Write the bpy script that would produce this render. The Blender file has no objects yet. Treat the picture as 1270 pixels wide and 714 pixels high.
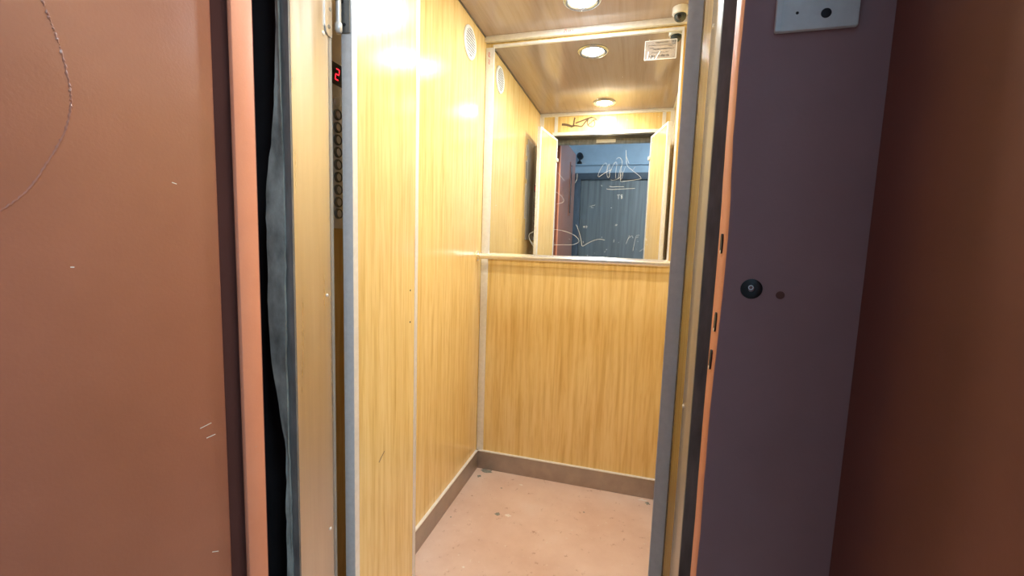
import bpy, bmesh, math, random
from mathutils import Vector, Matrix

# ------------------------------------------------------------------ camera, world, exposure
scene = bpy.context.scene
C = scene.collection
cam_data = bpy.data.cameras.new('camera')
cam_data.sensor_width = 36.0
cam_data.lens = 15.168
cam_data.clip_start = 0.02
cam = bpy.data.objects.new('camera', cam_data)
C.objects.link(cam)
_R = Vector((0.961649, 0.272381, 0.032256)); _U = Vector((-0.059644, 0.092876, 0.993890)); _F = Vector((-0.267721, 0.957697, -0.105560))
cam.matrix_world = Matrix(((_R.x, _U.x, -_F.x, 0.0), (_R.y, _U.y, -_F.y, 0.0), (_R.z, _U.z, -_F.z, 1.16), (0, 0, 0, 1)))
scene.camera = cam
world = bpy.data.worlds.new('world'); scene.world = world
world.use_nodes = True
world.node_tree.nodes['Background'].inputs[0].default_value = (0.35, 0.5, 0.7, 1)
world.node_tree.nodes['Background'].inputs[1].default_value = 0.02
scene.view_settings.view_transform = 'Standard'
scene.view_settings.look = 'None'
scene.view_settings.exposure = 2.37
scene.view_settings.gamma = 1.0
scene.view_settings.use_curve_mapping = False
LAMP_POWER = 90.0      # emission strength of the cabin bulbs
LANDING_POWER = 32.0    # emission strength of the added landing fill light

# stroke data in metres: marks on the mirror, the header, the landing door
SCRATCHES = [(0.0022, [(-0.1725, 1.4627), (-0.1385, 1.4864), (-0.115, 1.4953), (-0.1223, 1.4936)]), (0.0022, [(-0.0615, 1.5762), (-0.0589, 1.5436), (-0.0559, 1.5109), (-0.0294, 1.4887), (-0.0014, 1.4684), (0.0111, 1.4556), (0.0067, 1.452), (-0.0718, 1.4416)]), (0.0022, [(-0.06, 1.5509), (-0.0456, 1.5198)]), (0.0022, [(-0.1362, 1.4104), (-0.1212, 1.4067), (-0.0827, 1.4092), (-0.0141, 1.4121)]), (0.0022, [(-0.1238, 1.4216), (-0.1107, 1.4178), (-0.0907, 1.4203), (-0.0622, 1.4195)]), (0.0014, [(-0.1725, 1.4627), (-0.1784, 1.4683), (-0.1686, 1.4942), (-0.1516, 1.5234), (-0.1443, 1.5252), (-0.1356, 1.5011), (-0.1399, 1.479), (-0.1332, 1.4568), (-0.1243, 1.4641), (-0.1298, 1.5304), (-0.1405, 1.4901)]), (0.0014, [(-0.1305, 1.4752), (-0.1253, 1.4826), (-0.1108, 1.5191), (-0.1023, 1.5299), (-0.0962, 1.5188), (-0.1001, 1.4896), (-0.1, 1.4565)]), (0.0014, [(-0.12, 1.453), (-0.1159, 1.4456), (-0.0888, 1.4527), (-0.0717, 1.4709), (-0.0593, 1.5073)]), (0.0014, [(-0.101, 1.539), (-0.0888, 1.5479), (-0.0773, 1.5367), (-0.0746, 1.5221), (-0.0786, 1.4966), (-0.0801, 1.46), (-0.0774, 1.4435), (-0.0718, 1.4416)]), (0.0014, [(-0.0888, 1.4527), (-0.0808, 1.504), (-0.074, 1.5112)]), (0.0014, [(-0.0294, 1.4887), (-0.0179, 1.5048)]), (0.0014, [(-0.0743, 1.4526), (-0.0666, 1.4782), (-0.08, 1.4893), (-0.0773, 1.4416)]), (0.002, [(-0.1613, 1.4273), (-0.1573, 1.4228)]), (0.002, [(-0.0893, 1.3826), (-0.0758, 1.3845)]), (0.002, [(-0.083, 1.3826), (-0.0821, 1.3659)]), (0.002, [(-0.0686, 1.3856), (-0.0739, 1.3819), (-0.068, 1.376), (-0.0712, 1.3678), (-0.0657, 1.3679), (-0.0661, 1.3745), (-0.0681, 1.3767), (-0.0648, 1.3827), (-0.0686, 1.3856)]), (0.0022, [(-0.3658, 1.2248), (-0.3428, 1.2237), (-0.3164, 1.2185), (-0.2934, 1.212), (-0.2736, 1.203), (-0.2586, 1.1922), (-0.2485, 1.1813), (-0.2465, 1.1734), (-0.2557, 1.1651), (-0.2746, 1.1565), (-0.3201, 1.155), (-0.3644, 1.1545)]), (0.0022, [(-0.4521, 1.2162), (-0.4755, 1.2075), (-0.487, 1.1973), (-0.4829, 1.1793), (-0.4721, 1.1632), (-0.4599, 1.1537), (-0.4497, 1.1533)]), (0.0022, [(-0.4829, 1.1793), (-0.4701, 1.155), (-0.454, 1.1341)]), (0.0022, [(-0.2646, 1.2494), (-0.254, 1.2289), (-0.2448, 1.2037), (-0.237, 1.1752), (-0.2331, 1.1482), (-0.2171, 1.1599), (-0.1956, 1.1733), (-0.1741, 1.1828), (-0.1524, 1.1873), (-0.132, 1.1828)]), (0.002, [(-0.2308, 1.2421), (-0.2261, 1.2438), (-0.2242, 1.2375), (-0.2289, 1.2359), (-0.2307, 1.2406)]), (0.002, [(-0.2198, 1.244), (-0.2134, 1.2441), (-0.2177, 1.2345)]), (0.002, [(-0.2283, 1.1739), (-0.2271, 1.1685)]), (0.0015, [(-0.038, 1.1686), (-0.0312, 1.1884), (-0.0245, 1.2081)]), (0.0015, [(-0.0328, 1.1884), (-0.0135, 1.2084), (-0.0096, 1.1955)]), (0.0015, [(0.0178, 1.2092), (0.0023, 1.2072), (-0.0009, 1.1828), (-0.0063, 1.1404)]), (0.0015, [(0.0029, 1.1975), (0.0136, 1.201)]), (0.0015, [(0.038, 1.184), (0.0434, 1.197), (0.0515, 1.1925), (0.0406, 1.1921), (0.0503, 1.186)]), (0.0015, [(0.0221, 1.1381), (0.04, 1.1518)]), (0.0015, [(-0.0918, 1.1866), (-0.0918, 1.1735)]), (0.0015, [(-0.0905, 1.2488), (-0.0845, 1.2555), (-0.081, 1.2506), (-0.0872, 1.2473)]), (0.0015, [(-0.3591, 1.4839), (-0.3277, 1.4473)]), (0.0015, [(-0.3628, 1.3965), (-0.3318, 1.3746), (-0.3232, 1.3491), (-0.3604, 1.3415)]), (0.0015, [(-0.2702, 1.4792), (-0.269, 1.4541), (-0.2791, 1.4362)]), (0.0015, [(-0.2084, 1.3318), (-0.1835, 1.3392)]), (0.0015, [(-0.201, 1.3282), (-0.19, 1.3265)])]
TAG = [(0.016, [(-0.5642, 2.0245), (-0.5259, 2.021), (-0.4856, 2.0054)]), (0.0105, [(-0.4706, 2.0688), (-0.4761, 2.0469), (-0.4765, 2.0216), (-0.4838, 2.0028)]), (0.0105, [(-0.4859, 2.0124), (-0.4498, 2.011), (-0.4184, 2.0009), (-0.3958, 2.0341), (-0.3742, 2.0551)]), (0.0105, [(-0.4654, 2.029), (-0.4253, 2.0416), (-0.3745, 2.0598), (-0.3491, 2.065)]), (0.007, [(-0.3491, 2.065), (-0.3199, 2.0559), (-0.3145, 2.0447), (-0.3323, 2.0502), (-0.3537, 2.0307), (-0.3755, 2.0159), (-0.3719, 2.0079), (-0.3424, 1.9974), (-0.3284, 2.0062), (-0.3248, 2.028), (-0.337, 2.0473)]), (0.007, [(-0.3742, 2.0551), (-0.3823, 2.0241), (-0.3719, 2.0079)])]
ARC = [(0.197, 1.4), (0.1893, 1.3777), (0.1821, 1.3523), (0.177, 1.3207), (0.1764, 1.2952), (0.1841, 1.263), (0.2, 1.2299), (0.2182, 1.1979), (0.2409, 1.1739)]
DOORMARKS = [[(0.0455, 0.8662), (0.0271, 0.8675)], [(0.036, 0.8468), (0.0212, 0.8467)], [(0.0694, 1.226), (0.0629, 1.2247)], [(0.1881, 1.116), (0.1844, 1.1158)], [(0.0351, 0.6587), (0.0241, 0.6521)]]
FLOORMARKS = [(-0.4976, 1.6655, 0.01, 1.3, 'dirt'), (-0.6575, 1.9772, 0.016, 1.8, 'dirt'), (-0.6765, 1.9225, 0.01, 1.0, 'dirt'), (0.1047, 1.9742, 0.007, 3.0, 'chalk'), (0.1255, 1.9552, 0.012, 0.8, 'dirt'), (-0.4518, 1.6693, 0.008, 1.4, 'chalk'), (-0.5389, 1.8575, 0.004, 1.2, 'dirt'), (-0.1444, 1.7961, 0.004, 1.0, 'dirt'), (-0.4588, 1.9139, 0.005, 1.6, 'chalk'), (-0.6778, 1.582, 0.0035, 1.0, 'dirt'), (-0.5199, 1.3377, 0.004, 1.3, 'chalk')]
random.seed(4)
PI = math.pi

# ------------------------------------------------------------------ materials
def new_mat(name):
    m = bpy.data.materials.new(name); m.use_nodes = True
    nt = m.node_tree; b = nt.nodes['Principled BSDF']
    return m, nt, b
def nd(nt, t, **kw):
    n = nt.nodes.new(t)
    for k, v in kw.items(): setattr(n, k, v)
    return n
def coords(nt, scale=(1, 1, 1), rot=(0, 0, 0)):
    tc = nd(nt, 'ShaderNodeTexCoord'); mp = nd(nt, 'ShaderNodeMapping')
    mp.inputs['Scale'].default_value = scale; mp.inputs['Rotation'].default_value = rot
    nt.links.new(tc.outputs['Object'], mp.inputs['Vector'])
    return mp.outputs['Vector']
def noise(nt, vec, scale, detail=4, rough=0.55, dist=0.0):
    n = nd(nt, 'ShaderNodeTexNoise')
    n.inputs['Scale'].default_value = scale; n.inputs['Detail'].default_value = detail
    n.inputs['Roughness'].default_value = rough; n.inputs['Distortion'].default_value = dist
    nt.links.new(vec, n.inputs['Vector'])
    return n.outputs['Fac']
def ramp(nt, fac, stops):
    r = nd(nt, 'ShaderNodeValToRGB')
    e = r.color_ramp.elements
    while len(e) < len(stops): e.new(0.5)
    for el, (p, c) in zip(e, stops):
        el.position = p; el.color = (c[0], c[1], c[2], 1) if not isinstance(c, float) else (c, c, c, 1)
    nt.links.new(fac, r.inputs['Fac'])
    return r.outputs['Color']
def mix(nt, fac, a, b, mode='MIX'):
    n = nd(nt, 'ShaderNodeMix', data_type='RGBA', blend_type=mode)
    if isinstance(fac, float): n.inputs['Factor'].default_value = fac
    else: nt.links.new(fac, n.inputs['Factor'])
    for sock, v in ((n.inputs[6], a), (n.inputs[7], b)):
        if isinstance(v, tuple): sock.default_value = (v[0], v[1], v[2], 1)
        else: nt.links.new(v, sock)
    return n.outputs[2]
def bump(nt, b, fac, strength, dist=0.002):
    n = nd(nt, 'ShaderNodeBump'); n.inputs['Strength'].default_value = strength; n.inputs['Distance'].default_value = dist
    nt.links.new(fac, n.inputs['Height']); nt.links.new(n.outputs['Normal'], b.inputs['Normal'])

def wood_mat(name, dark, mid, light, rough=0.3, grain=1.0, axis='z', spec=0.5, coat=0.0, k=1.0):
    m, nt, b = new_mat(name)
    s1 = {'z': (16, 16, 0.8), 'x': (0.8, 16, 16), 'y': (16, 0.8, 16)}[axis]
    s2 = {'z': (60, 60, 2.2), 'x': (2.2, 60, 60), 'y': (60, 2.2, 60)}[axis]
    s3 = {'z': (130, 130, 9), 'x': (9, 130, 130), 'y': (130, 9, 130)}[axis]
    n1 = noise(nt, coords(nt, s1), 1.6 * grain, 5, 0.6, 1.1)
    n2 = noise(nt, coords(nt, s2), 1.0 * grain, 4, 0.6, 0.4)
    n3 = noise(nt, coords(nt, s3), 1.0 * grain, 2, 0.5)
    c1 = ramp(nt, n1, [(0.30, dark), (0.42, mid), (0.55, light), (0.72, mid)])
    c2 = ramp(nt, n2, [(0.33, (0.80, 0.70, 0.55)), (0.52, (1.0, 1.0, 1.0))])
    c3 = ramp(nt, n3, [(0.32, (0.88, 0.80, 0.68)), (0.5, (1.0, 1.0, 1.0))])
    c = mix(nt, 0.65 * k, c1, c2, 'MULTIPLY'); c = mix(nt, 0.55 * k, c, c3, 'MULTIPLY')
    nt.links.new(c, b.inputs['Base Color'])
    b.inputs['Roughness'].default_value = rough; b.inputs['Specular IOR Level'].default_value = spec
    b.inputs['Coat Weight'].default_value = coat; b.inputs['Coat Roughness'].default_value = 0.12
    bump(nt, b, n2, 0.05, 0.001)
    return m
def plain(name, col, rough=0.5, metal=0.0, var=0.12, scale=30.0, bumpv=0.0, stretch=(1, 1, 1), spec=0.5, rvar=0.0):
    m, nt, b = new_mat(name)
    f = noise(nt, coords(nt, stretch), scale, 5, 0.6)
    lo = tuple(c * (1 - var) for c in col); hi = tuple(min(1, c * (1 + var)) for c in col)
    nt.links.new(ramp(nt, f, [(0.3, lo), (0.7, hi)]), b.inputs['Base Color'])
    b.inputs['Roughness'].default_value = rough; b.inputs['Metallic'].default_value = metal
    b.inputs['Specular IOR Level'].default_value = spec
    if rvar:
        r = ramp(nt, f, [(0.3, max(0.0, rough - rvar)), (0.7, min(1.0, rough + rvar))])
        nt.links.new(r, b.inputs['Roughness'])
    if bumpv: bump(nt, b, f, bumpv)
    return m
def emit(name, col, strength):
    m, nt, b = new_mat(name)
    b.inputs['Base Color'].default_value = (*col, 1); b.inputs['Emission Color'].default_value = (*col, 1)
    b.inputs['Emission Strength'].default_value = strength
    return m

def paint_mat(name, a, b_, rough, chips=True):
    m, nt, b = new_mat(name)
    f = noise(nt, coords(nt), 5, 6, 0.6)
    c = ramp(nt, f, [(0.3, a), (0.72, b_)])
    g = noise(nt, coords(nt), 240, 2, 0.5)
    if chips:
        d = noise(nt, coords(nt), 38, 4, 0.65)
        k = ramp(nt, d, [(0.735, 0.0), (0.75, 1.0)])
        c = mix(nt, k, c, (0.52, 0.36, 0.30))
    nt.links.new(c, b.inputs['Base Color'])
    b.inputs['Roughness'].default_value = rough
    bump(nt, b, g, 0.12, 0.0012)
    return m

M = {}
M['wood'] = wood_mat('honey_oak_laminate', (0.76, 0.52, 0.19), (0.84, 0.615, 0.255), (0.88, 0.67, 0.305), rough=0.2)
M['wood_leaf'] = wood_mat('oak_laminate_of_doors', (0.77, 0.54, 0.205), (0.85, 0.63, 0.265), (0.89, 0.685, 0.315), rough=0.2)
M['ceiling'] = wood_mat('brown_ceiling_laminate', (0.37, 0.29, 0.25), (0.40, 0.315, 0.275), (0.43, 0.34, 0.30), rough=0.16, grain=0.8, axis='y', k=0.4)
M['alu'] = plain('pale_aluminium', (0.86, 0.86, 0.85), 0.36, 0.25, 0.06, 60)
M['alu_grey'] = plain('shaded_aluminium', (0.66, 0.66, 0.66), 0.45, 0.2, 0.06, 80)  # grey stands in for the unlit side of the aluminium profile
M['steel'] = plain('brushed_stainless', (0.66, 0.63, 0.59), 0.33, 0.9, 0.07, 4, 0.0, (14, 14, 0.6), rvar=0.06)
M['skirt'] = plain('dull_steel_skirting', (0.42, 0.355, 0.315), 0.42, 0.45, 0.12, 14, 0.02)
M['plate'] = plain('panel_steel', (0.66, 0.66, 0.64), 0.32, 0.3, 0.08, 30)
M['column'] = plain('dark_column_steel', (0.20, 0.19, 0.165), 0.35, 0.7, 0.2, 20)
M['satin'] = plain('satin_rail_steel', (0.90, 0.90, 0.90), 0.22, 0.85, 0.03, 40)
M['button_plate'] = plain('light_button_steel', (0.86, 0.86, 0.84), 0.35, 0.1, 0.04, 40)
M['post'] = plain('navy_post_paint', (0.10, 0.115, 0.135), 0.5, 0.0, 0.2, 6)
M['panel_face'] = plain('control_panel_steel', (0.42, 0.41, 0.38), 0.35, 0.4, 0.12, 20)
M['chrome'] = plain('chrome', (0.86, 0.86, 0.86), 0.09, 1.0, 0.02, 30)
M['lampring'] = plain('lamp_ring_chrome', (0.55, 0.58, 0.60), 0.2, 1.0, 0.04, 40)
M['dark'] = plain('near_black_metal', (0.012, 0.013, 0.016), 0.6, 0.0, 0.25, 20)
M['frame_dark'] = plain('grimy_frame_steel', (0.20, 0.205, 0.20), 0.5, 0.3, 0.35, 18, 0.15, (3, 3, 0.6))
M['black'] = plain('black_plastic', (0.016, 0.017, 0.02), 0.28, 0.0, 0.1, 30)
M['cctv_dark'] = plain('smoky_dome', (0.04, 0.055, 0.06), 0.12, 0.0, 0.1, 30)
M['white'] = plain('white_plastic', (0.80, 0.80, 0.77), 0.4, 0.0, 0.04, 30)
M['rag'] = plain('grey_green_felt', (0.22, 0.25, 0.235), 0.95, 0.0, 0.5, 26, 0.6, (1, 1, 0.5))
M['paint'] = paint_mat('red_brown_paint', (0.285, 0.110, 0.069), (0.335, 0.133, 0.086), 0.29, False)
M['paint_frame'] = paint_mat('lit_red_brown_paint', (0.66, 0.255, 0.15), (0.74, 0.315, 0.19), 0.45)  # brighter copy of the frame paint, cabin light put into the colour
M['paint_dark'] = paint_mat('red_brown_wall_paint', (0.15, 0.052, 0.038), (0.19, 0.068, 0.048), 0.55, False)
M['paint_jamb'] = paint_mat('shaded_red_brown_paint', (0.34, 0.19, 0.19), (0.40, 0.225, 0.225), 0.5, False)  # same paint turned away from the cabin, dim bluish shade in the colour
M['rebate_paint'] = paint_mat('shaded_rebate_paint', (0.25, 0.085, 0.06), (0.30, 0.105, 0.075), 0.6, False)  # darker frame paint, the shade of the recess put into the colour
M['galv'] = plain('galvanised_plate', (0.85, 0.88, 0.86), 0.5, 0.1, 0.12, 22, 0.05)
M['bluewall'] = plain('pale_blue_plaster', (0.47, 0.58, 0.67), 0.8, 0.0, 0.06, 8, 0.1)
M['greyfloor'] = plain('landing_concrete', (0.22, 0.21, 0.20), 0.7, 0.0, 0.2, 12, 0.1)
M['darkdoor'] = plain('charcoal_door_paint', (0.23, 0.235, 0.225), 0.5, 0.0, 0.22, 3, 0.05, (12, 12, 0.5))
M['slit'] = plain('dark_slit_glass', (0.02, 0.022, 0.028), 0.12, 0.0, 0.05, 20)
M['scratch'] = plain('scratched_glass', (0.80, 0.82, 0.80), 0.8, 0.0, 0.05, 60)
M['ink'] = plain('brown_marker_ink', (0.14, 0.085, 0.05), 0.5, 0.0, 0.1, 60)
M['redink'] = plain('red_marker_ink', (0.75, 0.18, 0.20), 0.5, 0.0, 0.1, 60)
M['print'] = plain('grey_print', (0.10, 0.085, 0.075), 0.6, 0.0, 0.1, 60)
M['paper'] = plain('paper_label', (0.62, 0.61, 0.57), 0.6, 0.0, 0.06, 60)
M['digit'] = emit('red_digit', (1.0, 0.02, 0.04), 0.45)
# mirror
m, nt, b = new_mat('mirror_glass')
b.inputs['Base Color'].default_value = (0.86, 0.88, 0.86, 1); b.inputs['Metallic'].default_value = 1.0
rr = ramp(nt, noise(nt, coords(nt, (3, 3, 3)), 3, 5, 0.6), [(0.45, 0.004), (0.75, 0.028)])
nt.links.new(rr, b.inputs['Roughness']); M['mirror'] = m
# film of the notice stuck on the mirror
m, nt, b = new_mat('clear_film')
b.inputs['Base Color'].default_value = (0.80, 0.72, 0.66, 1); b.inputs['Roughness'].default_value = 0.4; b.inputs['Alpha'].default_value = 0.13
M['film'] = m
# cabin floor: salmon paint with dirt
m, nt, b = new_mat('salmon_floor_paint')
f1 = noise(nt, coords(nt), 3.2, 6, 0.62); f2 = noise(nt, coords(nt), 26, 5, 0.7); f3 = noise(nt, coords(nt), 60, 3, 0.6)
c = ramp(nt, f1, [(0.3, (0.62, 0.42, 0.33)), (0.55, (0.71, 0.52, 0.43)), (0.75, (0.75, 0.60, 0.53))])
c = mix(nt, ramp(nt, f2, [(0.61, 0.0), (0.70, 0.7)]), c, (0.34, 0.165, 0.10))
c = mix(nt, ramp(nt, f3, [(0.66, 0.0), (0.70, 0.8)]), c, (0.72, 0.60, 0.52))
nt.links.new(c, b.inputs['Base Color']); b.inputs['Roughness'].default_value = 0.42
bump(nt, b, f2, 0.06, 0.002); M['floor'] = m

# ------------------------------------------------------------------ mesh helpers
def box(bm, x0, x1, y0, y1, z0, z1, bev=0.0, seg=2):
    vs = [bm.verts.new((x, y, z)) for x in (x0, x1) for y in (y0, y1) for z in (z0, z1)]
    q = [(0, 1, 3, 2), (4, 6, 7, 5), (0, 4, 5, 1), (2, 3, 7, 6), (0, 2, 6, 4), (1, 5, 7, 3)]
    fs = [bm.faces.new([vs[i] for i in f]) for f in q]
    if bev > 0:
        es = list({e for f in fs for e in f.edges})
        bmesh.ops.bevel(bm, geom=es, offset=bev, segments=seg, affect='EDGES', profile=0.5)
def tube(bm, pts, r, n=12, cap=True):
    pts = [Vector(p) for p in pts]; rings = []
    rs = r if isinstance(r, (list, tuple)) else [r] * len(pts)
    for i, p in enumerate(pts):
        t = (pts[min(i + 1, len(pts) - 1)] - pts[max(i - 1, 0)]).normalized()
        a = t.cross(Vector((0, 0, 1)) if abs(t.z) < 0.9 else Vector((1, 0, 0))).normalized(); c = t.cross(a)
        rings.append([bm.verts.new(p + rs[i] * (math.cos(2 * PI * k / n) * a + math.sin(2 * PI * k / n) * c)) for k in range(n)])
    for A, B in zip(rings, rings[1:]):
        for k in range(n): bm.faces.new((A[k], A[(k + 1) % n], B[(k + 1) % n], B[k]))
    if cap: bm.faces.new(rings[0]); bm.faces.new(rings[-1])
def lathe(bm, prof, axis='z', n=32, at=(0, 0, 0), sy=1.0):
    """profile of (radius, height) points turned round an axis; closed at radius 0"""
    def P(r, h, a):
        u, v = r * math.cos(a), r * math.sin(a) * sy
        return {'z': (u, v, h), 'x': (h, u, v), 'y': (u, h, v)}[axis]
    at = Vector(at); rings = []
    for r, h in prof:
        if r < 1e-6: rings.append([bm.verts.new(at + Vector(P(0, h, 0)))])
        else: rings.append([bm.verts.new(at + Vector(P(r, h, 2 * PI * k / n))) for k in range(n)])
    for A, B in zip(rings, rings[1:]):
        for k in range(n):
            k2 = (k + 1) % n
            if len(A) == 1 and len(B) == 1: continue
            if len(A) == 1: bm.faces.new((A[0], B[k], B[k2]))
            elif len(B) == 1: bm.faces.new((A[k], A[k2], B[0]))
            else: bm.faces.new((A[k], A[k2], B[k2], B[k]))
def ribbon(bm, pts, w, O, A, B, lift):
    """painted stroke: 2D points on the plane O + a*A + b*B, a thin raised strip along them"""
    O, A, B = Vector(O), Vector(A), Vector(B); N = A.cross(B)
    if isinstance(lift, (int, float)): pass
    P = [Vector((p[0], p[1])) for p in pts]
    # smooth the stroke a little
    for _ in range(2):
        if len(P) > 2:
            q = [P[0]]
            for a, c in zip(P, P[1:]): q += [a * 0.75 + c * 0.25, a * 0.25 + c * 0.75]
            q.append(P[-1]); P = q
    L, Rr = [], []
    for i, p in enumerate(P):
        t = P[min(i + 1, len(P) - 1)] - P[max(i - 1, 0)]
        t = t.normalized() if t.length > 1e-9 else Vector((1, 0)); n = Vector((-t.y, t.x)) * w * 0.5
        for lst, s in ((L, n), (Rr, -n)):
            d = p + s; lst.append(bm.verts.new(O + A * d.x + B * d.y + N * lift))
    for i in range(len(P) - 1): bm.faces.new((L[i], Rr[i], Rr[i + 1], L[i + 1]))
def obj(name, bm, mat, parent=None, smooth=False):
    bmesh.ops.recalc_face_normals(bm, faces=bm.faces[:])
    me = bpy.data.meshes.new(name); bm.to_mesh(me); bm.free()
    me.materials.append(M[mat] if isinstance(mat, str) else mat)
    if smooth:
        for p in me.polygons: p.use_smooth = True
        try: me.set_sharp_from_angle(angle=math.radians(40))
        except Exception: pass
    o = bpy.data.objects.new(name, me); C.objects.link(o)
    if parent: o.parent = parent
    return o
def bobj(name, dims, mat, parent=None, bev=0.0):
    bm = bmesh.new(); box(bm, *dims, bev=bev); return obj(name, bm, mat, parent, smooth=bev > 0)
def tag(o, label, cat=None, group=None):
    o['label'] = label
    if cat: o['category'] = cat
    if group: o['group'] = group
    return o
def struct(o, label=None):
    o['kind'] = 'structure'
    if label: o['label'] = label
    return o
def empty(name, loc=(0, 0, 0), rz=0.0):
    o = bpy.data.objects.new(name, None); o.empty_display_size = 0.05; C.objects.link(o)
    o.location = loc; o.rotation_euler = (0, 0, rz); return o

# ------------------------------------------------------------------ the cabin shell
XL, XR, YF, YB, ZC = -0.722, 0.2085, 0.782, 2.004, 2.10
fl = struct(bobj('floor', (XL - .02, XR + .02, 0.672, YB + .02, -0.05, 0.0), 'floor'), 'salmon painted cabin floor with dirt specks')
M['dirt'] = plain('grey_green_dirt', (0.24, 0.235, 0.20), 0.9, 0.0, 0.3, 60)
M['chalk'] = plain('pale_scuff', (0.80, 0.72, 0.66), 0.9, 0.0, 0.1, 60)
for sx, sy, sr, st_, sm in FLOORMARKS:
    bm = bmesh.new(); n = 14
    bm.faces.new([bm.verts.new((sx + sr * st_ * (1 + random.uniform(-.45, .45)) * math.cos(2 * PI * k / n), sy + sr * (1 + random.uniform(-.45, .45)) * math.sin(2 * PI * k / n), .0004)) for k in range(n)])
    obj('floor_stain', bm, sm, fl)
struct(bobj('ceiling', (XL - .02, XR + .02, 0.672, YB + .02, ZC, ZC + 0.03), 'ceiling'), 'glossy brown wood laminate cabin ceiling')
struct(bobj('wall_left', (XL - .02, XL, YF, YB + .02, 0.0, ZC), 'wood'), 'honey oak laminate side wall with the round vent')
struct(bobj('wall_right', (XR, XR + .02, YF, YB + .02, 0.0, ZC), 'wood'), 'honey oak laminate side wall opposite the vent')
wb = empty('wall_back', (0, 0, 0)); struct(wb, 'honey oak laminate back wall below and around the mirror')
bobj('lower_panel', (XL, XR, YB, YB + .02, 0.0, 1.085), 'wood', wb)
bobj('upper_panel', (XL, XR, YB + .0045, YB + .02, 1.085, ZC), 'wood', wb)

def skirting(name, label, dims, strip):
    s = struct(bobj(name, dims, 'skirt', bev=0.001), label)
    bobj('top_strip', strip, 'alu', s); return s
skirting('baseboard_left', 'dull steel skirting under the vented wall', (XL, XL + .010, YF + .02, YB, 0.0, 0.092), (XL, XL + .012, YF + .02, YB - .012, 0.092, 0.0965))
skirting('baseboard_back', 'dull steel skirting under the back wall', (XL + .010, XR - .010, YB - .010, YB, 0.0, 0.092), (XL + .012, XR - .012, YB - .012, YB, 0.092, 0.0965))
skirting('baseboard_right', 'dull steel skirting under the wall opposite the vent', (XR - .010, XR, YF + .02, YB, 0.0, 0.092), (XR - .012, XR, YF + .02, YB - .012, 0.092, 0.0965))

# trims: corner post and ceiling angles
t1 = struct(bobj('trim_1', (XL + .002, XL + .036, YB - .007, YB, 0.0965, 2.055), 'alu', bev=0.0008), 'pale aluminium corner profile beside the mirror')
bm = bmesh.new()
for st in ([(-.010, -.010), (-.002, .004), (-.010, .012), (-.010, -.010), (0, -.012)], [(-.008, -.022), (-.004, -.03), (-.009, -.038), (-.004, -.044)]):
    ribbon(bm, st, .0022, (XL + .024, YB - .007, 2.025), (1, 0, 0), (0, 0, 1), 0.0004)
obj('pen_mark', bm, 'redink', t1)
t2 = struct(bobj('trim_2', (XL, XR, YB - .022, YB, 2.076, ZC), 'alu', bev=0.001), 'pale aluminium ceiling trim above the mirror')
bm = bmesh.new()
for st in ([(-.3554, 2.079), (-.351, 2.092), (-.343, 2.089), (-.345, 2.080), (-.354, 2.079)], [(-.352, 2.095), (-.342, 2.096)], [(-.338, 2.080), (-.335, 2.090), (-.331, 2.082), (-.326, 2.091), (-.325, 2.080)], [(-.316, 2.090), (-.318, 2.081), (-.305, 2.082)]):
    ribbon(bm, st, .0016, (0, YB - .022, 0), (1, 0, 0), (0, 0, 1), 0.0004)
obj('pen_mark', bm, 'redink', t2)
struct(bobj('trim_3', (XL, XL + .004, YF, YB - .022, 2.094, ZC), 'column'), 'dark ceiling strip along the vented wall')
struct(bobj('trim_4', (XR - .012, XR, YF, YB - .022, 2.088, ZC), 'alu'), 'ceiling trim on the wall opposite the vent')
struct(bobj('trim_5', (XL, XR, YF, YF + .018, 2.078, ZC), 'alu', bev=0.001), 'pale aluminium ceiling trim above the cabin doorway')
struct(bobj('trim_6', (XL, XL + .026, YF, YF + .022, 0.0, 2.078), 'alu'), 'corner profile behind the open cabin door with the control panel')
struct(bobj('trim_7', (XR - .026, XR, YF, YF + .022, 0.0, 2.078), 'alu'), 'corner profile behind the cabin door opposite the control panel')

# front wall: header over the doorway and dark returns beside it
wf = empty('wall_front', (0, 0, 0)); struct(wf, 'oak header above the cabin doorway with a marker tag')
bobj('header_panel', (XL, XR, YF - .10, YF, 1.945, ZC), 'wood', wf)
bobj('return_panel', (XL, -0.614, YF - .012, YF, 0.0, 1.945), 'panel_face', wf)
bobj('return_panel', (0.098, XR, YF - .012, YF, 0.0, 1.945), 'panel_face', wf)
for x in (-0.605, 0.142): bobj('cover_strip', (x - .012, x + .012, YF, YF + .004, 1.966, 2.078), 'alu', wf)
bobj('lower_strip', (-0.63, 0.115, YF, YF + .008, 1.945, 1.967), 'alu', wf)
bobj('soffit_plate', (-0.612, 0.095, 0.672, YF, 1.938, 1.945), 'column', wf)
bm = bmesh.new()
for w, pts in TAG: ribbon(bm, [(-a, b) for a, b in pts], w, (0, YF, 0), (-1, 0, 0), (0, 0, 1), 0.0005)
tg = obj('marker_tag', bm, 'ink', wf); tg['label'] = 'brown marker tag scrawled on the header'

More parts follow.
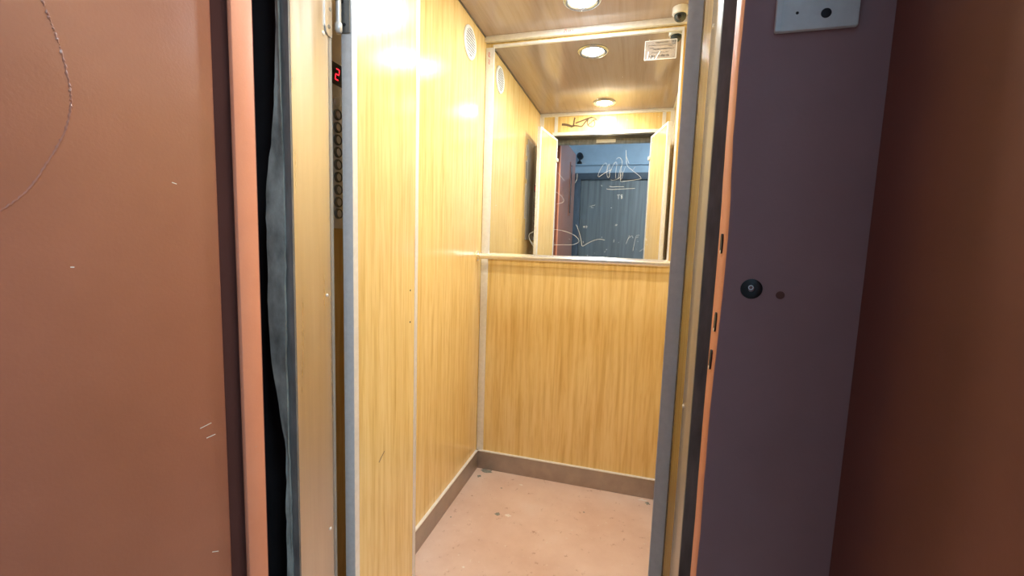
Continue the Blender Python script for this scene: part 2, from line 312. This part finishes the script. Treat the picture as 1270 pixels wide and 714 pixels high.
# stainless doorway frame of the cabin
fr = empty('cabin_door_frame', (0, 0.67, 0)); struct(fr, 'brushed stainless door frame of the cabin')
def jamb(x_in, side, name):
    bm = bmesh.new()
    w = 0.033
    # reveal + rolled inner edge, profile in plan
    pts = [(0, 0.0), (0.0, 0.098), (0.0025 * 1, 0.106), (0.008, 0.110), (0.024, 0.110), (0.024, 0.0)]
    vs = []
    for z in (0.0, 1.938):
        vs.append([bm.verts.new((x_in + side * px, py, z)) for px, py in pts])
    n = len(pts)
    for k in range(n): bm.faces.new((vs[0][k], vs[0][(k + 1) % n], vs[1][(k + 1) % n], vs[1][k]))
    bm.faces.new(vs[0]); bm.faces.new(vs[1])
    return obj(name, bm, 'steel', fr)
jl = jamb(-0.612, -1, 'jamb'); jr = jamb(0.095, 1, 'jamb')
for (x0, x1) in ((-0.640, -0.6125), (0.0955, 0.125)):
    bobj('front_flange', (x0, x1, -0.004, 0.0, 0.0, 1.96), 'frame_dark', fr)
bobj('head', (-0.612, 0.095, -0.002, 0.004, 1.900, 1.99), 'frame_dark', fr)
def screw(x, y, z, side, parent, r=.0036):
    bm = bmesh.new(); lathe(bm, [(r, 0), (r, side * .0008), (r * .6, side * .0018), (0, side * .002)], 'x', 12)
    o = obj('screw', bm, 'alu', parent, True); o.location = (x, y, z); return o
for y, z in ((.0875, 1.037), (.088, 0.5155)): screw(-0.612, y, z, 1, fr)
for y, z in ((.075, 1.494), (.107 - .02, 0.895)): screw(0.095, y, z, -1, fr)

# ------------------------------------------------------------------ cabin door leaves (both swung inward)
def leaf(name, label, hinge, free, side):
    """side = +1: thickness on local +y (inner face at y = 0 looks to local -y)"""
    d = Vector(free) - Vector(hinge); W = d.length
    root = empty(name, (hinge[0], hinge[1], 0.0), math.atan2(d.y, d.x)); struct(root, label)
    T, z0, z1 = 0.0215, 0.012, 1.912
    def yy(a, b): return (min(side * a, side * b), max(side * a, side * b))
    y = yy(0.001, T - .001)
    bobj('wood_panel', (0.004, W - .004, y[0], y[1], z0 + .004, z1 - .004), 'wood_leaf', root)
    y = yy(-0.0012, T)
    bobj('hinge_profile', (0.0, 0.020, y[0], y[1], z0, z1), 'alu_grey', root, 0.0008)
    y2 = yy(-0.0024, -0.0012)
    bobj('face_strip', (0.0, 0.020, y2[0], y2[1], z0, z1), 'alu', root)
    bobj('edge_profile', (W - .020, W, y[0], y[1], z0, z1), 'alu', root, 0.0008)
    bobj('top_profile', (0.020, W - .020, y[0], y[1], z1 - .014, z1), 'alu', root)
    bobj('bottom_profile', (0.020, W - .020, y[0], y[1], z0, z0 + .014), 'alu', root)
    yc = yy(-0.014, -0.0024)
    bobj('door_catch', (0.0, 0.022, yc[0], yc[1], 1.752, 1.775), 'white', root, 0.002)
    return root, W
lf, WL = leaf('door_2', 'oak faced cabin door leaf swung open beside the floor buttons', (-0.586, 0.806), (-0.630, 1.182), 1)
for nm, pts, w in (('pen_mark', [(0.124, 0.592), (0.139, 0.600), (0.157, 0.606)], .003),):
    bm = bmesh.new(); ribbon(bm, [(0.1245, 0.585), (0.1565, 0.600)], .0028, (0, 0.001, 0), (1, 0, 0), (0, 0, 1), .0008); obj(nm, bm, 'ink', lf)
for z in (1.010, 0.916):
    bm = bmesh.new(); lathe(bm, [(.0028, 0), (.0028, -.001), (0, -.0014)], 'y', 10, (0.325, 0.001, z)); obj('screw_hole', bm, 'dark', lf)
rf, WR = leaf('door_3', 'oak faced cabin door leaf swung open against the wall opposite the vent', (0.0640, 0.806), (0.150, 1.178), -1)

# pivot hardware above the floor display
ph = empty('door_pivot_bracket', (-0.612, 0.77, 1.555)); tag(ph, 'worn metal pivot bracket joining the cabin door to its stainless frame', 'bracket')
bm = bmesh.new()
outl = [(-.0115, .20), (-.0115, .016), (-.009, .006), (-.003, .001), (.008, 0.0), (.008, .20)]
a = [bm.verts.new((0.0002, y, z)) for y, z in outl]; c = [bm.verts.new((0.0026, y, z)) for y, z in outl]
bm.faces.new(a); bm.faces.new(c)
for k in range(len(outl)): bm.faces.new((a[k], a[(k + 1) % len(outl)], c[(k + 1) % len(outl)], c[k]))
obj('frame_plate', bm, 'steel', ph)
for z, rad in ((.018, .0038), (.052, .0036), (.078, .0032)):
    bm = bmesh.new(); lathe(bm, [(rad, 0), (rad, .0006), (0, .0008)], 'x', 14, (.0026, -.001 + (0.004 if z > .05 and z < .06 else 0), z)); obj('bolt_hole', bm, 'frame_dark', ph)
bm = bmesh.new(); tube(bm, [(.006, .024, .030), (.006, .024, .20)], .0055, 14); obj('pivot_rod', bm, 'plate', ph, True)
bobj('rod_stop', (0.0, .011, .014, .0345, .078, .086), 'dark', ph, .001)
bm = bmesh.new(); lathe(bm, [(0, .016), (.005, .017), (.0075, .022), (.0075, .034), (.006, .036)], 'z', 16, (.006, .024, 0)); obj('rod_foot', bm, 'plate', ph, True)
bobj('leaf_plate', (.0055, .0255, .0325, .0352, .020, .20), 'frame_dark', ph, .0006)
bm = bmesh.new(); lathe(bm, [(.0032, 0), (.0032, -.0014), (0, -.002)], 'y', 12, (.0135, .0325, .036)); obj('bolt', bm, 'dark', ph)
screw(0.0, -.014, 0.0, 1, ph, .004)

# ------------------------------------------------------------------ mirror
mi = empty('wall_mirror', (-0.28, YB, 1.085)); tag(mi, 'large scratched mirror in a thin pale frame above the handrail', 'mirror')
mx0, mx1, mz0, mz1 = -0.684, 0.137, 1.085, 2.055
def mb(name, x0, x1, y0, y1, z0, z1, mat): return bobj(name, (x0 + .28, x1 + .28, y0 - YB, y1 - YB, z0 - 1.085, z1 - 1.085), mat, mi)
gl = mb('mirror_glass', mx0, mx1, YB - .0008, YB + .004, mz0, mz1, 'mirror')
mb('frame_bar', mx0 - .002, mx1 + .008, YB - .007, YB + .004, mz1, mz1 + .011, 'alu')
mb('frame_bar', mx0 - .002, mx1 + .008, YB - .007, YB + .004, mz0 - .011, mz0, 'alu')
mb('frame_bar', mx0 - .002, mx0 + .002, YB - .007, YB - .0009, mz0, mz1, 'alu')
mb('frame_bar', mx1, mx1 + .008, YB - .007, YB + .004, mz0, mz1, 'alu')
for k, (w, pts) in enumerate(SCRATCHES):
    bm = bmesh.new(); ribbon(bm, [(x + .28, z - 1.085) for x, z in pts], w * 0.55, (0, -.0008, 0), (1, 0, 0), (0, 0, 1), .0003)
    obj('scratch', bm, 'scratch', mi)
# small nicks in the silvering
bm = bmesh.new()
for k in range(46):
    x, z = random.uniform(mx0, mx1), random.choice((random.uniform(mz0 + .01, 1.2), random.uniform(mz0, mz1)))
    s = random.uniform(.0006, .0018); lathe(bm, [(s, -.0010), (0, -.0012)], 'y', 6, (x + .28, 0, z - 1.085))
o = obj('nicks', bm, 'scratch', mi); o['kind'] = 'stuff'

# notice stuck on the glass
st = empty('notice_sticker', (0.055, YB - .001, 1.985)); tag(st, 'clear notice sticker with grey print on the mirror below the dome camera', 'sticker')
bobj('film', (-.063, .063, -.0006, -.0002, -.038, .038), 'film', st)
bm = bmesh.new()
for p in ([(-.063, -.038), (-.063, .038)], [(-.063, .038), (.063, .038)], [(.063, .038), (.063, -.038)], [(.063, -.038), (-.063, -.038)]):
    ribbon(bm, p, .0022, (0, -.0006, 0), (1, 0, 0), (0, 0, 1), .0002)
for p in ([(-.052, -.036), (-.048, -.004)], [(-.043, -.036), (-.039, -.020)], [(-.018, -.036), (-.002, -.006)], [(-.030, -.036), (-.024, -.026)]):
    ribbon(bm, p, .004, (0, -.0006, 0), (1, 0, 0), (0, 0, 1), .0003)
obj('worn_border', bm, 'white', st)
for (x0, x1, z, h, gap) in ((-.020, .032, .029, .006, .0), (-.052, .058, .019, .0035, .06), (.030, .044, .0125, .004, .0), (-.044, -.030, .009, .004, 0), (-.028, .052, .003, .006, .12), (-.034, .036, -.010, .004, .3), (-.042, .046, -.0245, .009, .18)):
    bm = bmesh.new(); x = x0
    while x < x1:
        w = h * random.uniform(.35, .65)
        if random.random() > gap:
            ribbon(bm, [(x, z - h * .5), (x + w * .2, z + h * .5)], h * .28, (0, -.0006, 0), (1, 0, 0), (0, 0, 1), .00035)
            if random.random() > .35: ribbon(bm, [(x, z + h * random.choice((-.4, 0, .4))), (x + w, z + h * random.choice((-.4, 0, .4)))], h * .26, (0, -.0006, 0), (1, 0, 0), (0, 0, 1), .00035)
        x += w + h * .22
    obj('print_line', bm, 'print', st)

# ------------------------------------------------------------------ handrail
hr = empty('handrail', (-0.26, 1.945, 1.09)); tag(hr, 'round chrome handrail running below the mirror', 'handrail')
bm = bmesh.new(); tube(bm, [(XL + .262, 0, 0), (XR + .258, 0, 0)], .0135, 20); obj('rail', bm, 'satin', hr, True)
for x, s in ((XL + .26, 1), (XR + .26, -1)):
    bm = bmesh.new(); lathe(bm, [(.024, 0), (.024, s * .003), (.021, s * .005), (.017, s * .006), (.017, s * .016), (.0135, s * .018)], 'x', 24, (x, 0, 0)); obj('end_flange', bm, 'chrome', hr, True)

# ------------------------------------------------------------------ vents
def vent(y, z, label):
    v = empty('ventilation_grille', (XL, y, z)); tag(v, label, 'vent')
    bm = bmesh.new(); lathe(bm, [(.0665, 0), (.0665, .004), (.063, .0075), (.056, .0085), (.053, .006), (.053, .001)], 'x', 40); obj('rim', bm, 'white', v, True)
    bm = bmesh.new(); lathe(bm, [(.054, .0012), (0, .0012)], 'x', 40); obj('backing', bm, 'dark', v)
    for k in range(9):
        h = -.044 + k * .011; w = math.sqrt(.053 ** 2 - h * h)
        bobj('slat', (.002, .0075, -w, w, h - .0028, h + .0028), 'white', v)
    return v
vent(1.79, 1.990, 'round white louvred vent high on the oak side wall')

# ------------------------------------------------------------------ ceiling lamps
def lamp(x, y, col, power, label):
    l = empty('ceiling_downlight', (x, y, ZC)); tag(l, label, 'ceiling lamp', 'cabin ceiling downlights')
    bm = bmesh.new(); lathe(bm, [(.074, 0), (.074, -.004), (.069, -.009), (.060, -.011), (.054, -.008), (.050, -.002)], 'z', 48); obj('ring', bm, 'lampring', l, True)
    bm = bmesh.new(); lathe(bm, [(.051, -.001), (0, -.001)], 'z', 48); obj('reflector', bm, 'chrome', l)
    bm = bmesh.new(); lathe(bm, [(.047, -.0015), (.046, -.004), (.040, -.008), (.028, -.014), (.012, -.0182), (0, -.019)], 'z', 40)
    obj('bulb', bm, emit('bulb_glow', col, power), l, True)
lamp(-0.252, 1.775, (0.86, 0.95, 1.0), LAMP_POWER, 'cool white round ceiling downlight with a chrome ring above the mirror')
lamp(-0.250, 0.990, (1.0, 0.92, 0.76), LAMP_POWER * 0.9, 'warm white round ceiling downlight near the cabin doorway')

# ------------------------------------------------------------------ dome camera in the cabin corner
cc = empty('dome_camera', (0.119, 1.915, ZC)); tag(cc, 'small white dome camera with a dark eyeball on the cabin ceiling', 'camera')
bm = bmesh.new(); lathe(bm, [(.031, 0), (.031, -.022), (.029, -.026), (.024, -.027), (0, -.025)], 'z', 32); obj('base', bm, 'white', cc, True)
bm = bmesh.new(); lathe(bm, [(.023, -.026), (.0235, -.034), (.021, -.042), (.015, -.048), (.007, -.051), (0, -.0515)], 'z', 28); obj('eyeball', bm, 'cctv_dark', cc, True)
bm = bmesh.new(); lathe(bm, [(.009, 0), (.009, -.012), (.007, -.014), (.005, -.010), (0, -.010)], 'y', 20, (-.006, -.014, -.042)); obj('lens', bm, 'black', cc, True)

# ------------------------------------------------------------------ control panel on the vented wall behind the leaf
cp = empty('control_panel', (XL, 0.935, 1.18)); tag(cp, 'steel lift control panel with red floor display and round buttons', 'control panel')
bobj('face_plate', (0.0, .006, -.055, .215, 0.0, .66), 'panel_face', cp, .001)
bobj('button_plate', (.006, .0075, -.036, .026, .0, .66), 'button_plate', cp, .0005)
dp = bobj('display', (.0075, .009, -.026, .012, .342, .392), 'black', cp)
bm = bmesh.new(); h = .0125; w = .0058; s = .0016
def seg(a, bq): ribbon(bm, [a, bq], s * 1.6, (.0092, -.0075, .367), (0, 1, 0), (0, 0, 1), .0002)
k = .0022
for a, bq in (((-w + k, h + .0), (w + k, h)), ((w + k, h), (w, 0)), ((w, 0), (-w, 0)), ((-w, 0), (-w - k, -h)), ((-w - k, -h), (w - k, -h))): seg(a, bq)
obj('digit', bm, 'digit', dp)
ringp = [(.0128, 0), (.0128, .004), (.0115, .006), (.0098, .006), (.0092, .0042)]
rbm = bmesh.new(); lathe(rbm, ringp, 'x', 24)
for k, z in enumerate((1.4827, 1.4532, 1.4235, 1.394, 1.3645, 1.335, 1.305, 1.2745, 1.2445, 1.2164)):
    if k == 0:
        bm = bmesh.new(); lathe(bm, [(.0125, 0), (.0125, .002), (.011, .005), (.006, .0075), (0, .0082)], 'x', 24)
        b0 = obj('button', bm, 'button_plate', cp, True)
    else:
        bm = bmesh.new(); lathe(bm, ringp, 'x', 24); b0 = obj('button', bm, 'column', cp, True)  # dark ring material imitates the shade round each button face
        bm = bmesh.new(); lathe(bm, [(.0093, .0040), (.007, .0052), (0, .0056)], 'x', 20); obj('button_face', bm, 'button_plate', b0, True)
    b0.location = (.0075, -.0085, z - 1.18)
rbm.free()
# rating plates beside the buttons, seen only in the mirror
for z0, z1, y0, y1, lab in ((1.73, 1.80, 1.155, 1.185, 'small pale plate at the top of the control panel'), (1.58, 1.70, 1.152, 1.188, 'ruled paper notice beside the lift buttons'), (1.32, 1.55, 1.155, 1.183, 'long narrow paper notice beside the lift buttons')):
    n = empty('paper_notice', (XL, y0, z0)); tag(n, lab, 'notice')
    bobj('sheet', (0.0002, .0012, 0, y1 - y0, 0, z1 - z0), 'paper', n)
    bm = bmesh.new(); zz = .008
    while zz < z1 - z0 - .006:
        ribbon(bm, [(.003, zz), (y1 - y0 - .003, zz)], .0022 if 'ruled' not in lab else .005, (.0012, 0, 0), (0, 1, 0), (0, 0, 1), .0002); zz += .009
    obj('print', bm, 'print', n)
# doorway label on the soffit
dl = bobj('doorway_label', (-0.07, .07, 0.0, .0015, -.012, 0.012), 'white'); dl.location = (-0.25, 0.6745, 1.923)
tag(dl, 'blank pale label stuck on the dark lintel of the cabin doorway', 'label')

# ------------------------------------------------------------------ felt hanging in the shaft gap
bm = bmesh.new()
prof = [(-.6343, 1.95), (-.6343, 1.57), (-.6368, 1.49), (-.6399, 1.393), (-.6493, 1.322), (-.6614, 1.235), (-.6641, 1.10), (-.6677, .99), (-.6626, .912), (-.6497, .8325), (-.6332, .736), (-.6341, .635), (-.6346, .47), (-.634, .02)]
dense = []
for (xa, za), (xb, zb) in zip(prof, prof[1:]):
    n = max(1, int(abs(za - zb) / .02))
    for k in range(n):
        t = k / n; dense.append((xa + (xb - xa) * t + random.uniform(-.0009, .0009), za + (zb - za) * t))
rows = []
for x, z in dense:
    r = []
    for j in range(4):
        t = j / 3; xx = x + (-.626 - x) * t
        r.append((xx, .6605 + random.uniform(-.0012, .0012) + .002 * math.sin(z * 9 + j), z))
    rows.append(r)
F = [[bm.verts.new((a, b_ - .002, c_)) for a, b_, c_ in r] for r in rows]
B = [[bm.verts.new((a, b_ + .002, c_)) for a, b_, c_ in r] for r in rows]
for i in range(len(rows) - 1):
    for j in range(3):
        bm.faces.new((F[i][j], F[i][j + 1], F[i + 1][j + 1], F[i + 1][j])); bm.faces.new((B[i][j], B[i + 1][j], B[i + 1][j + 1], B[i][j + 1]))
    bm.faces.new((F[i][0], F[i + 1][0], B[i + 1][0], B[i][0])); bm.faces.new((F[i][3], B[i][3], B[i + 1][3], F[i + 1][3]))
tag(obj('felt_strip', bm, 'rag', None, True), 'ragged grey green felt strip hanging in the gap beside the steel frame', 'felt')

# ------------------------------------------------------------------ shaft
struct(bobj('shaft_wall_left', (-0.90, -0.88, 0.578, 2.2, -0.3, 2.6), 'dark'), 'black lift shaft seen through the gap')
struct(bobj('shaft_wall_right', (0.42, 0.44, 0.578, 2.2, -0.3, 2.6), 'dark'))
struct(bobj('shaft_wall_back', (-0.90, 0.44, 2.2, 2.22, -0.3, 2.6), 'dark'))
sb = struct(bobj('shaft_baffle', (-0.88, -0.655, 0.74, 0.76, -0.05, 2.4), 'dark'))
struct(bobj('shaft_baffle', (0.135, 0.42, 0.74, 0.76, -0.05, 2.4), 'dark'))

# ------------------------------------------------------------------ landing frame and walls
lfm = empty('landing_door_frame', (0, 0.540, 0)); struct(lfm, 'red brown painted landing door frame with latch slots')
bm = bmesh.new(); box(bm, -0.608, -0.600, 0, .038, 0.0, 2.03, .002, 2); obj('jamb', bm, 'paint_frame', lfm, True)
bobj('rebate', (-0.76, -0.6082, .040, .046, 0.0, 2.03), 'rebate_paint', lfm)  # recess shade painted as a darker colour
# lock side jamb, its front corner lumpy with old paint
bm = bmesh.new(); N = 90; loops = []
for i in range(N + 1):
    z = 2.03 * i / N
    e = .0016 * math.sin(z * 7.0) + .0012 * math.sin(z * 17 + 1) + random.uniform(-.0004, .0004)
    cr = .005 + .002 * math.sin(z * 5.3) + .001 * math.sin(z * 23)
    pl = [(.097 + e * .4, .037), (.097 + e, .020), (.097 + e, cr), (.097 + e + cr * .3, cr * .3), (.097 + e + cr, 0.0), (.26, 0.0), (.26, .037)]
    loops.append([bm.verts.new((x, y, z)) for x, y in pl])
for a, c in zip(loops, loops[1:]):
    for k in range(7): bm.faces.new((a[k], a[(k + 1) % 7], c[(k + 1) % 7], c[k]))
bm.faces.new(loops[0]); bm.faces.new(loops[-1])
lj = obj('lock_jamb', bm, 'paint_jamb', lfm, True)
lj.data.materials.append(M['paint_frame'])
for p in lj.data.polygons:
    if p.center.x < .1005 and p.normal.x < -0.5: p.material_index = 1  # cabin-facing side takes the lit copy of the paint
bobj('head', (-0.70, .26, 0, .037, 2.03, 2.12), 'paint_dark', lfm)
for z0, z1, y in ((1.1545, 1.1778, .0215), (1.0615, 1.0848, .0165), (1.0138, 1.0380, .0215)):
    bm = bmesh.new(); zc = (z0 + z1) / 2; hh = (z1 - z0) / 2
    o = []
    for k in range(20):
        a = 2 * PI * k / 20; o.append((0.0050 * (1 if math.cos(a) > 0 else -1) * abs(math.cos(a)) ** .6, hh * (1 if math.sin(a) > 0 else -1) * abs(math.sin(a)) ** .6))
    ez = lambda q: .097 + .0016 * math.sin(q * 7.0) + .0012 * math.sin(q * 17 + 1)
    va = [bm.verts.new((ez(zc + b_) - .0017, y + a_, zc + b_)) for a_, b_ in o]; vb = [bm.verts.new((ez(zc + b_) + .002, y + a_, zc + b_)) for a_, b_ in o]
    bm.faces.new(va)
    for k in range(20): bm.faces.new((va[k], va[(k + 1) % 20], vb[(k + 1) % 20], vb[k]))
    sl = obj('latch_slot', bm, 'dark', lfm)
    bm = bmesh.new(); lathe(bm, [(.0026, 0), (0, -.0006)], 'x', 8, (ez(z0) - .0017, y + .001, z0 + .002)); obj('bright_chip', bm, 'alu', sl)
bm = bmesh.new(); lathe(bm, [(.0112, .0002), (.0112, -.0010), (.009, -.0018), (.0035, -.0018), (.0032, .000)], 'y', 28, (.1294, 0, 1.1163)); kh = obj('keyhole_rosette', bm, 'black', lfm, True)
bm = bmesh.new(); lathe(bm, [(.0028, -.0022), (.0018, -.0022)], 'y', 14, (.1284, 0, 1.1180)); obj('keyhole_glint', bm, 'alu', kh)  # pale ring stands in for light coming through the keyhole
bm = bmesh.new(); lathe(bm, [(.0044, .0), (.0044, -.0005), (0, -.0006)], 'y', 16, (.1588, 0, 1.1110)); obj('filled_hole', bm, 'paint_dark', lfm)
gp = empty('lock_cover_plate', (.165, .540, 1.3875)); tag(gp, 'galvanised cover plate with one bolt hole on the dark landing frame', 'plate')
bobj('plate', (-.037, .038, -.0065, -.0001, 0, .16), 'galv', gp, .002)
bm = bmesh.new(); lathe(bm, [(.0048, -.0062), (.0048, -.0076), (.0036, -.0080), (0, -.0078)], 'y', 18, (.0083, 0.001, .0145)); obj('bolt_hole', bm, 'dark', gp, True)
bm = bmesh.new(); lathe(bm, [(.0018, -.0074), (0, -.0081)], 'y', 8, (-.0178, 0.001, .0172)); obj('pit', bm, 'dark', gp)
bobj('side_rib', (-.037, -.032, -.0075, -.0065, 0.001, .16), 'galv', gp)

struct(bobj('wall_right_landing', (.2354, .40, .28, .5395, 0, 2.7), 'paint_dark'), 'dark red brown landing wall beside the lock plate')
struct(bobj('wall_landing_corner', (.40, 1.35, .28, .577, 0, 2.7), 'bluewall'))
struct(bobj('wall_landing_header', (-0.885, .2354, .30, .577, 2.12, 2.7), 'bluewall'))
struct(bobj('wall_landing_pier', (-0.90, -0.72, .55, .586, 0, 2.7), 'dark'))
struct(bobj('wall_left_landing', (-0.90, -0.885, -1.62, .55, 0, 2.7), 'bluewall'), 'pale blue landing wall behind the open red brown door')
struct(bobj('wall_right_far', (1.35, 1.37, -1.62, .577, 0, 2.7), 'bluewall'))
struct(bobj('wall_opposite', (-0.90, 1.37, -1.64, -1.62, 0, 2.7), 'bluewall'), 'pale blue landing wall reflected in the mirror')
struct(bobj('floor_landing', (-0.90, 1.37, -1.64, .577, -0.05, -.001), 'greyfloor'))
struct(bobj('ceiling_landing', (-0.90, 1.37, -1.64, .577, 2.7, 2.72), 'bluewall'))

# charcoal door across the landing
od = empty('door_4', (-0.32, -1.62, 0)); struct(od, 'charcoal door across the landing seen in the mirror')
bobj('door_head', (-.47, 1.0, 0.0, .07, 1.97, 2.05), 'post', od, .002)
bobj('door_post', (-.47, -.38, 0.0, .07, 0, 1.97), 'post', od, .002)
bobj('door_post', (.91, 1.0, 0.0, .07, 0, 1.97), 'post', od, .002)
bobj('door_leaf', (-.377, .907, .012, .045, .005, 1.967), 'darkdoor', od, .002)
bm = bmesh.new(); tube(bm, [(-0.86, -1.608, 2.16), (1.33, -1.608, 2.16)], .011, 12)
tag(obj('wall_conduit', bm, 'bluewall', None, True), 'thin blue painted conduit above the charcoal door', 'conduit')
lc = empty('bullet_camera', (-0.735, -1.62, 2.21)); tag(lc, 'small black bullet camera on the blue wall beside the charcoal door', 'camera')
bm = bmesh.new(); lathe(bm, [(.030, 0), (.030, .012), (.024, .016), (0, .016)], 'y', 24, (0, 0, -.03)); obj('wall_base', bm, 'black', lc, True)
bm = bmesh.new(); tube(bm, [(0, .014, -.03), (.005, .05, -.02), (.01, .06, .03)], .010, 12); obj('arm', bm, 'black', lc, True)
bm = bmesh.new(); lathe(bm, [(0, .02), (.036, .022), (.038, .03), (.038, .115), (.034, .12), (.030, .112), (0, .112)], 'y', 28, (.012, 0, .045)); obj('body', bm, 'black', lc, True)
bm = bmesh.new(); lathe(bm, [(.016, .1125), (.016, .117), (0, .118)], 'y', 20, (.012, 0, .045)); obj('lens', bm, 'slit', lc, True)
# unseen fill light added on the landing ceiling
ll = empty('landing_fill_light', (0.80, -0.50, 2.7)); tag(ll, 'round cool white fill light added out of view on the landing ceiling', 'ceiling lamp')
bm = bmesh.new(); lathe(bm, [(.17, 0), (.17, -.03), (.16, -.036), (.155, -.03)], 'z', 40); obj('rim', bm, 'white', ll, True)
bm = bmesh.new(); lathe(bm, [(.155, -.03), (.13, -.055), (.08, -.07), (0, -.075)], 'z', 40); obj('diffuser', bm, emit('landing_fill_glow', (0.78, 0.90, 1.0), LANDING_POWER), ll, True)

# ------------------------------------------------------------------ landing door, swung open
hx, hy, ex, ey = -0.614, 0.52, -0.597, -0.27
ld = empty('door_1', (hx, hy, 0), math.atan2(ey - hy, ex - hx)); struct(ld, 'red brown painted landing door swung open with a curved weld bead')
LW = math.hypot(ex - hx, ey - hy)
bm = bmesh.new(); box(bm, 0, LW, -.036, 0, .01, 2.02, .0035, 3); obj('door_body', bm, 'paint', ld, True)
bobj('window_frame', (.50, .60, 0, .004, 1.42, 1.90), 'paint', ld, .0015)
bobj('window_slit', (.525, .575, .004, .005, 1.445, 1.875), 'slit', ld)
# curved weld bead under the paint
def cat(P, n):
    out = []
    for i in range(len(P) - 1):
        p0, p1, p2, p3 = P[max(i - 1, 0)], P[i], P[i + 1], P[min(i + 2, len(P) - 1)]
        for k in range(n):
            t = k / n; out.append(tuple(.5 * (2 * p1[d] + (p2[d] - p0[d]) * t + (2 * p0[d] - 5 * p1[d] + 4 * p2[d] - p3[d]) * t * t + (3 * p1[d] - p0[d] - 3 * p2[d] + p3[d]) * t ** 3) for d in (0, 1)))
    return out + [P[-1]]
A = cat([(.212, 1.430)] + ARC + [(.268, 1.155)], 16)
bm = bmesh.new(); tube(bm, [(x + random.uniform(-.0005, .0005), -.0010, z) for x, z in A], [.0014 + .0007 * (math.sin(i * 1.9) > 0) * random.random() for i in range(len(A))], 8)
obj('weld_bead', bm, 'paint', ld, True)
for l in DOORMARKS:
    bm = bmesh.new(); ribbon(bm, [(-a, b_) for a, b_ in l], .0011, (0, 0, 0), (-1, 0, 0), (0, 0, 1), .0003); obj('paint_chip', bm, 'scratch', ld)
